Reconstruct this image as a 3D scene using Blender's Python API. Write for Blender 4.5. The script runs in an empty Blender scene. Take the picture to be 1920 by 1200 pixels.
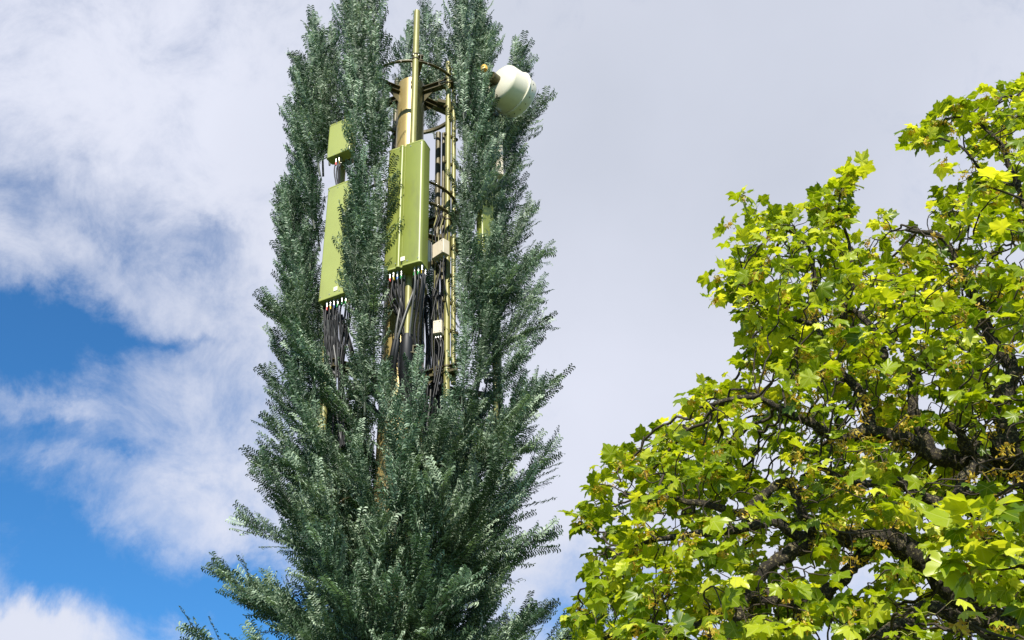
import bpy, math, random
import numpy as np
from mathutils import Vector, Matrix, noise
from mathutils.kdtree import KDTree

R = math.radians
rng = np.random.default_rng(7)
random.seed(7)
scene = bpy.context.scene
COL = scene.collection

# ------------------------------------------------------------------ camera
PITCH, ROLL, FPX = R(35.0), R(2.0), 2100.0
CAM = Vector((0, 0, 1.6))
Fw = Vector((0, math.cos(PITCH), math.sin(PITCH)))
U0 = Vector((0, -math.sin(PITCH), math.cos(PITCH)))
R0 = Vector((1, 0, 0))
Up = U0 * math.cos(ROLL) + R0 * math.sin(ROLL)
Rt = R0 * math.cos(ROLL) - U0 * math.sin(ROLL)
cd = bpy.data.cameras.new('camera')
cd.sensor_width = 36.0
cd.lens = FPX / 1920 * 36.0
cd.clip_end = 5000
cam = bpy.data.objects.new('camera', cd)
COL.objects.link(cam)
m3 = Matrix((Rt, Up, -Fw)).transposed()
cam.matrix_world = Matrix.Translation(CAM) @ m3.to_4x4()
scene.camera = cam


def ray(px, py):
    return (Fw + Rt * ((px - 960) / FPX) + Up * ((600 - py) / FPX)).normalized()


def P(px, py, Y):
    d = ray(px, py)
    return CAM + d * (Y / d.y)


# mast frame: the axis stands HD metres (horizontally) from the viewer
d0 = ray(767, 300)
hn = Vector((d0.x, d0.y, 0)).normalized()
HD = 13.4
AX = Vector((CAM.x, CAM.y, 0)) + hn * HD
CV = -hn                                   # horizontally towards the viewer
RV = Vector((hn.y, -hn.x, 0))              # horizontally to the right


def M(px, py, d):
    """point seen at (px, py) lying d metres nearer than the mast axis"""
    r = ray(px, py)
    t = (HD - d) / r.dot(hn)
    return CAM + r * t


def ML(az, rad, z):
    """mast-local point: azimuth (deg, 0 = towards viewer, + = right)"""
    a = R(az)
    return AX + CV * (rad * math.cos(a)) + RV * (rad * math.sin(a)) + Vector((0, 0, z))


def zat(py):
    """height of the mast axis where it is seen at row py"""
    px = 767 + (300 - py) * 0.024
    return M(px, py, 0).z


# ------------------------------------------------------------------ objects
def link(o, parent=None):
    COL.objects.link(o)
    if parent is not None:
        o.parent = parent
    return o


def empty(name, loc, label, cat, group=None):
    o = bpy.data.objects.new(name, None)
    o.location = loc
    o.empty_display_size = 0.2
    link(o)
    o['label'] = label
    o['category'] = cat
    if group:
        o['group'] = group
    return o


class MB:
    """collects geometry in world space, links it as ONE mesh object"""

    def __init__(self):
        self.v, self.f, self.mi, self.sm = [], [], [], []

    def add(self, vs, fs, mi=0, smooth=False):
        n = len(self.v)
        self.v += [tuple(p) for p in vs]
        self.f += [tuple(i + n for i in f) for f in fs]
        self.mi += [mi] * len(fs)
        self.sm += [smooth] * len(fs)

    def box(self, c, ax, ay, az, hx, hy, hz, bev=0.0, mi=0):
        ax, ay, az = Vector(ax).normalized(), Vector(ay).normalized(), Vector(az).normalized()
        c = Vector(c)
        if bev <= 0:
            vs = [c + ax * (sx * hx) + ay * (sy * hy) + az * (sz * hz) for sx in (-1, 1) for sy in (-1, 1) for sz in (-1, 1)]
            fs = [(0, 1, 3, 2), (4, 6, 7, 5), (0, 4, 5, 1), (2, 3, 7, 6), (0, 2, 6, 4), (1, 5, 7, 3)]
            self.add(vs, fs, mi)
        else:
            b = bev
            prof = []
            for (sx, sy) in ((1, 1), (-1, 1), (-1, -1), (1, -1)):
                base = {(1, 1): 0, (-1, 1): 90, (-1, -1): 180, (1, -1): 270}[(sx, sy)]
                for k in range(4):
                    a = R(base + 30 * k)
                    prof.append((sx * (hx - b) + b * math.cos(a), sy * (hy - b) + b * math.sin(a)))
            self.prism(c - az * hz, ax, ay, az, prof, 2 * hz, inset=b * .5, mi=mi)

    def prism(self, base, ax, ay, az, prof, h, inset=0.0, mi=0, smooth=False):
        ax, ay, az = Vector(ax), Vector(ay), Vector(az)
        base = Vector(base)
        n = len(prof)
        cx = sum(p[0] for p in prof) / n
        cy = sum(p[1] for p in prof) / n
        mx = max(abs(p[0] - cx) for p in prof)
        lv = [(0, inset), (inset, 0), (h - inset, 0), (h, inset)] if inset > 0 else [(0, 0), (h, 0)]
        vs = []
        for (z, ins) in lv:
            k = 1 - ins / max(mx, 1e-6)
            for (x, y) in prof:
                vs.append(base + ax * (cx + (x - cx) * k) + ay * (cy + (y - cy) * k) + az * z)
        fs = []
        for j in range(len(lv) - 1):
            for i in range(n):
                fs.append((j * n + i, j * n + (i + 1) % n, (j + 1) * n + (i + 1) % n, (j + 1) * n + i))
        self.add(vs, fs, mi, smooth)
        t = (len(lv) - 1) * n
        self.add([vs[i] for i in range(n)], [tuple(range(n - 1, -1, -1))], mi)
        self.add([vs[t + i] for i in range(n)], [tuple(range(n))], mi)

    def tube(self, pts, r, sides=10, mi=0, caps=True):
        pts = [Vector(p) for p in pts]
        rs = r if isinstance(r, (list, tuple)) else [r] * len(pts)
        vs, fs = [], []
        t0 = (pts[1] - pts[0]).normalized()
        up = Vector((0, 0, 1)) if abs(t0.z) < .9 else Vector((1, 0, 0))
        nx = t0.cross(up).normalized()
        for i, p in enumerate(pts):
            a = pts[max(i - 1, 0)]
            b = pts[min(i + 1, len(pts) - 1)]
            t = (b - a).normalized()
            nx = (nx - t * nx.dot(t)).normalized()
            ny = t.cross(nx)
            for k in range(sides):
                an = 2 * math.pi * k / sides
                vs.append(p + (nx * math.cos(an) + ny * math.sin(an)) * rs[i])
        for i in range(len(pts) - 1):
            for k in range(sides):
                fs.append((i * sides + k, i * sides + (k + 1) % sides, (i + 1) * sides + (k + 1) % sides, (i + 1) * sides + k))
        self.add(vs, fs, mi, True)
        if caps:
            self.add(vs[:sides], [tuple(range(sides - 1, -1, -1))], mi)
            self.add(vs[-sides:], [tuple(range(sides))], mi)

    def lathe(self, c, axis, prof, sides=40, mi=0):
        """prof: list of (distance along axis, radius)"""
        axis = Vector(axis).normalized()
        nx = axis.cross(Vector((0, 0, 1))).normalized()
        ny = axis.cross(nx)
        c = Vector(c)
        vs, fs = [], []
        for (s, r) in prof:
            for k in range(sides):
                an = 2 * math.pi * k / sides
                vs.append(c + axis * s + (nx * math.cos(an) + ny * math.sin(an)) * r)
        for i in range(len(prof) - 1):
            for k in range(sides):
                fs.append((i * sides + k, i * sides + (k + 1) % sides, (i + 1) * sides + (k + 1) % sides, (i + 1) * sides + k))
        self.add(vs, fs, mi, True)

    def build(self, name, mats, parent=None, smooth=None):
        me = bpy.data.meshes.new(name)
        org = parent_origin(parent)
        vv = [(p[0] - org.x, p[1] - org.y, p[2] - org.z) for p in self.v]
        me.from_pydata(vv, [], self.f)
        if not isinstance(mats, (list, tuple)):
            mats = [mats]
        for m in mats:
            me.materials.append(m)
        me.polygons.foreach_set('material_index', self.mi)
        me.polygons.foreach_set('use_smooth', self.sm)
        me.update()
        o = bpy.data.objects.new(name, me)
        return link(o, parent)


def parent_origin(p):
    o = Vector((0, 0, 0))
    while p is not None:
        o += p.location
        p = p.parent
    return o


def smooth_path(pts, n=6):
    pts = [Vector(p) for p in pts]
    out = []
    for i in range(len(pts) - 1):
        p0 = pts[max(i - 1, 0)]
        p1, p2 = pts[i], pts[i + 1]
        p3 = pts[min(i + 2, len(pts) - 1)]
        for k in range(n):
            t = k / n
            out.append(0.5 * ((2 * p1) + (p2 - p0) * t + (2 * p0 - 5 * p1 + 4 * p2 - p3) * t * t + (3 * p1 - p0 - 3 * p2 + p3) * t ** 3))
    out.append(pts[-1])
    return out


def np_mesh(name, verts, faces_list, mats, mi=None, smooth=True, attrs=None):
    """verts (N,3); faces_list: list of int arrays (n,k)"""
    me = bpy.data.meshes.new(name)
    me.vertices.add(len(verts))
    me.vertices.foreach_set('co', np.asarray(verts, np.float32).ravel())
    loops = np.concatenate([f.ravel() for f in faces_list]).astype(np.int32)
    counts = np.concatenate([np.full(len(f), f.shape[1], np.int32) for f in faces_list])
    starts = np.concatenate([[0], np.cumsum(counts)[:-1]]).astype(np.int32)
    me.loops.add(len(loops))
    me.loops.foreach_set('vertex_index', loops)
    me.polygons.add(len(counts))
    me.polygons.foreach_set('loop_start', starts)
    me.polygons.foreach_set('loop_total', counts)
    for m in mats:
        me.materials.append(m)
    if mi is not None:
        me.polygons.foreach_set('material_index', np.asarray(mi, np.int32))
    me.polygons.foreach_set('use_smooth', np.full(len(counts), smooth))
    if attrs:
        for k, a in attrs.items():
            at = me.attributes.new(k, 'FLOAT', 'POINT')
            at.data.foreach_set('value', np.asarray(a, np.float32))
    me.update(calc_edges=True)
    me.validate()
    return me


# ------------------------------------------------------------------ materials
def mat(name, col, rough=.5, metal=0.0, var=0.12, scale=6.0, bump=0.0, coat=0.0, dirt=None):
    m = bpy.data.materials.new(name)
    m.use_nodes = True
    nt = m.node_tree
    b = nt.nodes['Principled BSDF']
    tc = nt.nodes.new('ShaderNodeTexCoord')
    ns = nt.nodes.new('ShaderNodeTexNoise')
    ns.inputs['Scale'].default_value = scale
    ns.inputs['Detail'].default_value = 6
    nt.links.new(tc.outputs['Object'], ns.inputs['Vector'])
    mr = nt.nodes.new('ShaderNodeMapRange')
    mr.inputs['From Min'].default_value = .3
    mr.inputs['From Max'].default_value = .7
    mr.inputs['To Min'].default_value = 1 - var
    mr.inputs['To Max'].default_value = 1 + var
    nt.links.new(ns.outputs['Fac'], mr.inputs['Value'])
    mx = nt.nodes.new('ShaderNodeVectorMath')
    mx.operation = 'SCALE'
    mx.inputs[0].default_value = col
    nt.links.new(mr.outputs['Result'], mx.inputs['Scale'])
    out = mx.outputs['Vector']
    if dirt:
        n2 = nt.nodes.new('ShaderNodeTexNoise')
        n2.inputs['Scale'].default_value = dirt[1]
        n2.inputs['Detail'].default_value = 8
        n2.inputs['Roughness'].default_value = .7
        mp = nt.nodes.new('ShaderNodeMapping')
        mp.inputs['Scale'].default_value = (1, 1, dirt[3] if len(dirt) > 3 else .3)
        nt.links.new(tc.outputs['Object'], mp.inputs['Vector'])
        nt.links.new(mp.outputs['Vector'], n2.inputs['Vector'])
        m2 = nt.nodes.new('ShaderNodeMapRange')
        m2.inputs['From Min'].default_value = .5
        m2.inputs['From Max'].default_value = .72
        m2.inputs['To Max'].default_value = dirt[2]
        nt.links.new(n2.outputs['Fac'], m2.inputs['Value'])
        mm = nt.nodes.new('ShaderNodeMix')
        mm.data_type = 'RGBA'
        nt.links.new(m2.outputs['Result'], mm.inputs['Factor'])
        nt.links.new(out, mm.inputs['A'])
        mm.inputs['B'].default_value = (*dirt[0], 1)
        out = mm.outputs['Result']
    nt.links.new(out, b.inputs['Base Color'])
    b.inputs['Roughness'].default_value = rough
    b.inputs['Metallic'].default_value = metal
    b.inputs['Coat Weight'].default_value = coat
    if bump > 0:
        bp = nt.nodes.new('ShaderNodeBump')
        bp.inputs['Strength'].default_value = bump
        bp.inputs['Distance'].default_value = .01
        nt.links.new(ns.outputs['Fac'], bp.inputs['Height'])
        nt.links.new(bp.outputs['Normal'], b.inputs['Normal'])
    return m


MAT = {}
MAT['radome'] = mat('olive_radome', (.215, .245, .042), .40, var=.05, scale=2.0, dirt=((.14, .15, .05), 4, .75, .2))
MAT['radome_sheen'] = mat('olive_radome_sheen', (.34, .37, .105), .40, var=.05, scale=2.0, dirt=((.27, .28, .10), 4, .5, .2))  # paler copy of the olive: sheen on the left antennas painted into base colour
MAT['radome_edge'] = mat('olive_end_cap', (.30, .33, .08), .5, var=.08)
MAT['trunk'] = mat('gold_olive_paint', (.38, .29, .11), .38, metal=.3, var=.08, scale=3, dirt=((.25, .20, .10), 4, .4, .2))
MAT['pipe'] = mat('olive_pipe_paint', (.25, .235, .075), .46, metal=.12, var=.1, scale=8)
MAT['steel'] = mat('dark_olive_steel', (.095, .08, .034), .5, metal=.2, var=.3, scale=12)
MAT['black'] = mat('black_rubber', (.006, .006, .007), .55, var=.2, scale=20)
MAT['grey'] = mat('grey_cable', (.09, .09, .085), .4, var=.2, scale=20)
MAT['zinc'] = mat('zinc_connector', (.6, .58, .54), .3, metal=.8, var=.2, scale=30)
MAT['white'] = mat('white_paint', (.74, .69, .54), .35, var=.03, coat=.2, dirt=((.55, .52, .40), 6, .3, .5))
MAT['cream'] = mat('cream_box_paint', (.66, .58, .44), .5, var=.06, dirt=((.4, .33, .22), 8, .4, .4))
MAT['amber'] = mat('amber_plastic', (.65, .38, .06), .4)
MAT['paper'] = mat('sticker', (.8, .78, .6), .5, var=.05)
for nm, c in (('red', (.55, .03, .02)), ('green', (.02, .45, .08)), ('blue', (.02, .12, .45)), ('yellow', (.7, .5, .03))):
    MAT[nm] = mat(nm + '_tape', c, .4)
MAT['stem'] = mat('branch_stem', (.045, .06, .035), .6, var=.3, scale=10)


def foliage_mat(name, dark, mid, light, trans, rough=.4, tw=.25, spec=.5, hue=.05):
    m = bpy.data.materials.new(name)
    m.use_nodes = True
    nt = m.node_tree
    nt.nodes.clear()
    out = nt.nodes.new('ShaderNodeOutputMaterial')
    b = nt.nodes.new('ShaderNodeBsdfPrincipled')
    b.inputs['Roughness'].default_value = rough
    b.inputs['Specular IOR Level'].default_value = spec
    at = nt.nodes.new('ShaderNodeAttribute')
    at.attribute_name = 'tint'
    cr = nt.nodes.new('ShaderNodeValToRGB')
    cr.color_ramp.elements[0].position = 0
    cr.color_ramp.elements[0].color = (*dark, 1)
    cr.color_ramp.elements[1].position = 1
    cr.color_ramp.elements[1].color = (*light, 1)
    e = cr.color_ramp.elements.new(.5)
    e.color = (*mid, 1)
    nt.links.new(at.outputs['Fac'], cr.inputs['Fac'])
    oi = nt.nodes.new('ShaderNodeObjectInfo')
    hs = nt.nodes.new('ShaderNodeHueSaturation')
    mr = nt.nodes.new('ShaderNodeMapRange')
    mr.inputs['To Min'].default_value = .5 - hue * .4
    mr.inputs['To Max'].default_value = .5 + hue * .4
    nt.links.new(oi.outputs['Random'], mr.inputs['Value'])
    nt.links.new(mr.outputs['Result'], hs.inputs['Hue'])
    nt.links.new(cr.outputs['Color'], hs.inputs['Color'])
    nt.links.new(hs.outputs['Color'], b.inputs['Base Color'])
    tr = nt.nodes.new('ShaderNodeBsdfTranslucent')
    tm = nt.nodes.new('ShaderNodeVectorMath')
    tm.operation = 'MULTIPLY'
    tm.inputs[1].default_value = trans
    nt.links.new(hs.outputs['Color'], tm.inputs[0])
    nt.links.new(tm.outputs['Vector'], tr.inputs['Color'])
    mx = nt.nodes.new('ShaderNodeMixShader')
    mx.inputs[0].default_value = tw
    nt.links.new(b.outputs[0], mx.inputs[1])
    nt.links.new(tr.outputs[0], mx.inputs[2])
    nt.links.new(mx.outputs[0], out.inputs[0])
    return m


MAT['needle'] = foliage_mat('plastic_conifer_leaflets', (.014, .036, .016), (.056, .104, .048), (.40, .50, .34), (1.2, 1.5, .7), rough=.5, tw=.14, spec=.45)
MAT['leaf'] = foliage_mat('sycamore_leaf', (.10, .16, .004), (.32, .385, .007), (.70, .69, .06), (1.5, 1.4, .5), rough=.36, tw=.5, spec=.45)
MAT['petiole'] = mat('petiole', (.42, .42, .08), .5)
MAT['seed'] = foliage_mat('winged_seeds', (.38, .24, .02), (.62, .44, .04), (.65, .58, .08), (1.4, 1.2, .6), rough=.5, tw=.35)


def bark_mat():
    m = mat('lichen_bark', (.024, .018, .012), .9, var=.5, scale=14, bump=1.0)
    nt = m.node_tree
    b = nt.nodes['Principled BSDF']
    src = b.inputs['Base Color'].links[0].from_socket
    tc = nt.nodes.new('ShaderNodeTexCoord')
    n = nt.nodes.new('ShaderNodeTexNoise')
    n.inputs['Scale'].default_value = 34
    n.inputs['Detail'].default_value = 5
    n.inputs['Roughness'].default_value = .75
    nt.links.new(tc.outputs['Object'], n.inputs['Vector'])
    mr = nt.nodes.new('ShaderNodeMapRange')
    mr.inputs['From Min'].default_value = .53
    mr.inputs['From Max'].default_value = .62
    nt.links.new(n.outputs['Fac'], mr.inputs['Value'])
    mx = nt.nodes.new('ShaderNodeMix')
    mx.data_type = 'RGBA'
    nt.links.new(mr.outputs['Result'], mx.inputs['Factor'])
    nt.links.new(src, mx.inputs['A'])
    mx.inputs['B'].default_value = (.24, .20, .10, 1)
    nt.links.new(mx.outputs['Result'], b.inputs['Base Color'])
    bp = [x for x in nt.nodes if x.type == 'BUMP'][0]
    nt.links.new(n.outputs['Fac'], bp.inputs['Height'])
    bp.inputs['Distance'].default_value = .03
    return m


MAT['bark'] = bark_mat()
MAT['twig'] = mat('twig_bark', (.045, .032, .02), .85, var=.5, scale=20, bump=.6)

# ------------------------------------------------------------------ light and sky
SUN_EL = R(41)
TO_SUN = (CV * math.cos(R(9)) - RV * math.sin(R(9))) * math.cos(SUN_EL) + Vector((0, 0, math.sin(SUN_EL)))
sl = bpy.data.lights.new('sun', 'SUN')
sl.energy = 5.0
sl.angle = R(.53)
sl.color = (1.0, .95, .86)
so = bpy.data.objects.new('sun', sl)
so.rotation_euler = (-TO_SUN).to_track_quat('-Z', 'Y').to_euler()
link(so)

w = bpy.data.worlds.new('World')
scene.world = w
w.use_nodes = True
nt = w.node_tree
nt.nodes.clear()
N = nt.nodes.new
L = nt.links.new
wo = N('ShaderNodeOutputWorld')
bg = N('ShaderNodeBackground')
SKY_S = 0.09
bg.inputs['Strength'].default_value = SKY_S
L(bg.outputs[0], wo.inputs[0])
sky = N('ShaderNodeTexSky')
sky.sky_type = 'NISHITA'
sky.sun_disc = False
sky.sun_elevation = SUN_EL
sky.sun_rotation = math.atan2(TO_SUN.x, TO_SUN.y)
sky.dust_density = .4
sky.ozone_density = 2.5
deep = N('ShaderNodeVectorMath')
deep.operation = 'MULTIPLY'
deep.inputs[1].default_value = (.40, .94, 1.32)
L(sky.outputs[0], deep.inputs[0])
tc = N('ShaderNodeTexCoord')
dv = tc.outputs['Generated']


def vm(op, a, b=None):
    n = N('ShaderNodeVectorMath')
    n.operation = op
    for i, x in enumerate((a, b)):
        if x is None:
            continue
        if hasattr(x, 'is_linked'):
            L(x, n.inputs[i])
        else:
            n.inputs[i].default_value = x
    return n.outputs['Value'] if op in ('DOT_PRODUCT', 'LENGTH') else n.outputs['Vector']


def mt(op, a, b=None, c=None, clamp=False):
    n = N('ShaderNodeMath')
    n.operation = op
    n.use_clamp = clamp
    for i, x in enumerate((a, b, c)):
        if x is None:
            continue
        if hasattr(x, 'is_linked'):
            L(x, n.inputs[i])
        else:
            n.inputs[i].default_value = x
    return n.outputs[0]


def nz(scale, detail, rough, dist=0.0, off=(0, 0, 0), src=None):
    mp = N('ShaderNodeMapping')
    mp.inputs['Location'].default_value = off
    L(src or dv, mp.inputs['Vector'])
    n = N('ShaderNodeTexNoise')
    n.inputs['Scale'].default_value = scale
    n.inputs['Detail'].default_value = detail
    n.inputs['Roughness'].default_value = rough
    n.inputs['Distortion'].default_value = dist
    L(mp.outputs[0], n.inputs['Vector'])
    return n


# warp the look-up direction so that the cloud edges are ragged
wn = nz(9.0, 7, .62, .3)
warp = vm('SCALE', vm('SUBTRACT', wn.outputs['Color'], (.5, .5, .5)))
warp.node.inputs['Scale'].default_value = .16
dw = vm('ADD', dv, warp)


def blob(px, py, sx, sy, amp, src=None):
    """soft patch of sky round the direction seen at (px, py)"""
    c = ray(px, py)
    e1 = c.cross(Vector((0, 0, 1))).normalized()
    e2 = e1.cross(c).normalized()
    df = vm('SUBTRACT', src or dw, tuple(c))
    a = vm('DOT_PRODUCT', df, tuple(e1 * (FPX / sx)))
    b = vm('DOT_PRODUCT', df, tuple(e2 * (FPX / sy)))
    q = mt('ADD', mt('MULTIPLY', a, a), mt('MULTIPLY', b, b))
    return mt('MULTIPLY', mt('EXPONENT', mt('MULTIPLY', q, -1.0)), amp)


cov = None
for bb in ((60, 620, 190, 80, -.95), (240, 620, 110, 60, -.45), (30, 940, 150, 110, -.85), (300, 1130, 270, 90, -.95), (160, 1030, 130, 60, -.5),
           (70, 310, 110, 60, -.42), (190, 420, 110, 55, -.42), (365, 470, 60, 45, -.55), (540, 1150, 160, 80, -.65), (430, 520, 60, 50, -.3),
           (1110, 1120, 110, 90, -.65), (60, 790, 150, 40, -.35), (270, 320, 70, 130, -.2), (390, 960, 110, 25, -.25), (240, 850, 60, 16, -.3), (330, 640, 90, 18, -.3),
           (30, 1180, 140, 70, 1.25), (210, 790, 240, 150, -.32), (110, 850, 70, 30, .25), (100, 740, 120, 20, .25), (480, 760, 90, 200, -.12)):
    v = blob(*bb)
    cov = v if cov is None else mt('ADD', cov, v)
big = nz(3.2, 8, .6, .25, (3.1, 1.7, .4))
fine = nz(13.0, 12, .68, .35, (.3, 5.2, 1.0))
cv = mt('ADD', cov, mt('ADD', blob(1050, 500, 1500, 1100, .80, dv), mt('ADD', blob(1450, 400, 760, 900, .6, dv), blob(60, 60, 420, 260, .3, dv))))
cv = mt('ADD', cv, mt('MULTIPLY', mt('SUBTRACT', big.outputs['Fac'], .5), .75))
cv = mt('ADD', cv, mt('MULTIPLY', mt('SUBTRACT', fine.outputs['Fac'], .5), 1.8))
mr = N('ShaderNodeMapRange')
mr.interpolation_type = 'SMOOTHSTEP'
mr.inputs['From Min'].default_value = -.45
mr.inputs['From Max'].default_value = 1.12
L(cv, mr.inputs['Value'])
cloud_fac = mt('MULTIPLY', mr.outputs[0], .985)
# light and grey parts of the cloud deck
gy = mt('ADD', blob(1350, 120, 520, 330, .55, dv), blob(900, 60, 300, 300, .22, dv))
gy = mt('ADD', gy, blob(1500, 450, 500, 300, .25, dv))
gy = mt('ADD', gy, blob(30, 30, 260, 200, -.25, dv))
gy = mt('ADD', gy, blob(330, 250, 120, 220, -.16, dv))
gn = nz(5.0, 5, .5, .2, (2, 7, 3))
gy = mt('ADD', gy, mt('MULTIPLY', mt('SUBTRACT', gn.outputs['Fac'], .5), .65))
gy = mt('ADD', gy, .18, clamp=True)
cm = N('ShaderNodeMix')
cm.data_type = 'RGBA'
L(gy, cm.inputs['Factor'])
k = 1 / SKY_S / 2 ** .55
cm.inputs['A'].default_value = (.80 * k, .83 * k, .955 * k, 1)
cm.inputs['B'].default_value = (.56 * k, .60 * k, .70 * k, 1)
sm = N('ShaderNodeMix')
sm.data_type = 'RGBA'
L(cloud_fac, sm.inputs['Factor'])
L(deep.outputs[0], sm.inputs['A'])
L(cm.outputs['Result'], sm.inputs['B'])
L(sm.outputs['Result'], bg.inputs['Color'])

# ------------------------------------------------------------------ ground
gm = mat('meadow_grass', (.06, .10, .03), .9, var=.4, scale=.6, dirt=((.12, .10, .05), .3, .5, 1.0))
gv, gf = [], []
NG = 60
for i in range(NG + 1):
    for j in range(NG + 1):
        x = (i / NG - .5) * 2
        y = (j / NG - .5) * 2
        X = math.copysign(abs(x) ** 2.2, x) * 1500
        Y = math.copysign(abs(y) ** 2.2, y) * 1500
        gv.append((X, Y, noise.noise(Vector((X * .02, Y * .02, 0))) * .25 * min(1, (abs(X) + abs(Y)) / 40) - .02))
for i in range(NG):
    for j in range(NG):
        a = i * (NG + 1) + j
        gf.append((a, a + NG + 1, a + NG + 2, a + 1))
me = bpy.data.meshes.new('ground')
me.from_pydata(gv, [], gf)
me.materials.append(gm)
g = link(bpy.data.objects.new('ground', me))
g['kind'] = 'structure'

# ================================================================== THE MAST
zA, zB, zC, zD = zat(178), zat(432), zat(716), zat(960)
ztop = zat(163)
mast = empty('phone_mast', AX, 'tall olive phone mast dressed as a blue-green cypress, carrying the panel antennas', 'phone mast')

b = MB()
zs = zat(545)
b.tube([AX, AX + Vector((0, 0, 4)), AX + Vector((0, 0, zs))], [.36, .34, .30], 32)
b.tube([AX + Vector((0, 0, zs)), AX + Vector((0, 0, ztop))], [.225, .225], 32)
b.tube([AX + Vector((0, 0, zs - .03)), AX + Vector((0, 0, zs + .05))], .335, 32)
b.tube([AX + Vector((0, 0, zs + .12)), AX + Vector((0, 0, zs + .16))], .25, 32)
zr = zat(228)
trunk_o = b.build('trunk_pole', MAT['trunk'], mast)
b = MB()
b.lathe(AX + Vector((0, 0, ztop)), (0, 0, 1), [(0, .23), (.03, .225), (.06, .17), (.075, .02)], 32)
b.build('cap', MAT['trunk'], mast)


def ring(z, rad, zh=.06):
    b = MB()
    n = 72
    vs, fs = [], []
    for i in range(n):
        a = 2 * math.pi * i / n
        d = CV * math.cos(a) + RV * math.sin(a)
        for (rr, dz) in ((rad - .028, 0), (rad + .02, 0), (rad + .02, .01), (rad - .018, .01), (rad - .018, zh), (rad - .028, zh)):
            vs.append(AX + d * rr + Vector((0, 0, z + dz)))
    for i in range(n):
        for k in range(6):
            fs.append((i * 6 + k, i * 6 + (k + 1) % 6, ((i + 1) % n) * 6 + (k + 1) % 6, ((i + 1) % n) * 6 + k))
    b.add(vs, fs)
    # bolt studs along the ring
    for i in range(0, n, 3):
        a = 2 * math.pi * (i + .5) / n
        d = CV * math.cos(a) + RV * math.sin(a)
        p = AX + d * rad + Vector((0, 0, z))
        b.tube([p - Vector((0, 0, .015)), p + Vector((0, 0, .03))], .008, 6, 1)
    return b.build('ring', [MAT['steel'], MAT['zinc']], mast)


def arm(az, r0, r1, z):
    d = CV * math.cos(R(az)) + RV * math.sin(R(az))
    s = Vector((-d.y, d.x, 0))
    b = MB()
    c = AX + d * ((r0 + r1) / 2) + Vector((0, 0, z))
    hl = (r1 - r0) / 2
    b.box(c - Vector((0, 0, .055)), d, s, (0, 0, 1), hl, .05, .006)
    b.box(c + Vector((0, 0, .055)), d, s, (0, 0, 1), hl, .05, .006)
    b.box(c, d, s, (0, 0, 1), hl, .006, .049)
    for t in (.25, .5, .62, .8):
        p = AX + d * (r0 + (r1 - r0) * t) + Vector((0, 0, z)) - s * .02
        b.tube([p - Vector((0, 0, .07)), p - Vector((0, 0, .045))], .012, 6, 1)
    # gusset against the trunk
    q = AX + d * r0 + Vector((0, 0, z - .061))
    b.add([q + s * .004, q + d * .22 + s * .004, q + s * .004 - Vector((0, 0, .22)), q - s * .004, q + d * .22 - s * .004, q - s * .004 - Vector((0, 0, .22))],
          [(0, 1, 2), (5, 4, 3), (0, 3, 4, 1), (1, 4, 5, 2), (2, 5, 3, 0)])
    return b.build('arm', [MAT['steel'], MAT['zinc']], mast)


ARMAZ = (9, 62, 118, 180, -118, -66)
for zz in (zA, zB, zC, zD):
    if zz != zC:
        ring(zz - .1, .84)
    for az in ARMAZ:
        arm(az, .225 if zz > zs else .30, 1.05 if az in (-66, 118) else .86, zz)
ring(zat(395) - .05, .80, .05)


def pole(px, y0, y1, d, r, name='pole', m='pipe', kind=None):
    """vertical pipe seen from row y0 (top) to y1 at column px measured at y0"""
    a = M(px, y0, d)
    zb = M(px, y1, d).z
    b = MB()
    b.tube([Vector((a.x, a.y, zb)), a], r, 16)
    o = b.build(name, MAT[m], mast)
    return o, a


def clamp(p, z, r, to=None):
    """U-bolt clamp round a pole standing at p"""
    b = MB()
    q = Vector((p.x, p.y, z))
    dd = (AX + Vector((0, 0, z)) - q)
    dd.z = 0
    dd.normalize()
    s = Vector((-dd.y, dd.x, 0))
    for dz in (-.05, .05):
        b.tube([q + Vector((0, 0, dz - .012)), q + Vector((0, 0, dz + .012))], r + .012, 14)
        b.box(q + dd * (r + .06) + Vector((0, 0, dz)), dd, s, (0, 0, 1), .06, r * .9, .012)
    b.box(q + dd * (r + .10), dd, s, (0, 0, 1), .012, r * 1.2, .075)
    for k in (-1, 1):
        b.tube([q + s * (k * r * .8) - dd * .07, q + s * (k * r * .8) + dd * .13], .008, 6, 1)
    return b.build('clamp', [MAT['steel'], MAT['zinc']], mast)


poles = {}
for nm, px, y0, y1, d, r in (('front', 782, 22, 655, .83, .052), ('left', 652, 196, 812, .28, .050), ('left2', 617, 560, 850, .30, .032),
                             ('ladder', 841, 118, 748, .34, .045), ('ladder2', 851, 110, 720, .28, .036), ('back', 822, 250, 800, -.86, .05),
                             ('back2', 832, 250, 800, -.80, .03), ('right', 922, 200, 850, -.35, .05), ('right2', 915, 150, 850, .18, .036),
                             ('back3', 745, 150, 800, -.95, .05)):
    o, a = pole(px, y0, y1, d, r, m='steel' if 'back' in nm else 'pipe')
    poles[nm] = a
    for zz in (zA, zB, zC):
        if zz < a.z - .05 and zz > M(px, y1, d).z:
            clamp(a, zz, r)
# rungs between the two ladder pipes
for i, py in enumerate(range(150, 720, 26)):
    b = MB()
    z = M(841, py, .34).z
    a, c = poles['ladder'], poles['ladder2']
    if i % 2 == 0:
        b.box(Vector(((a.x + c.x) / 2, (a.y + c.y) / 2, z)), (c - a).xy.to_3d(), Vector((-(c - a).y, (c - a).x, 0)), (0, 0, 1), .13, .02, .02)
        b.build('rung', MAT['steel'], mast)
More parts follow.
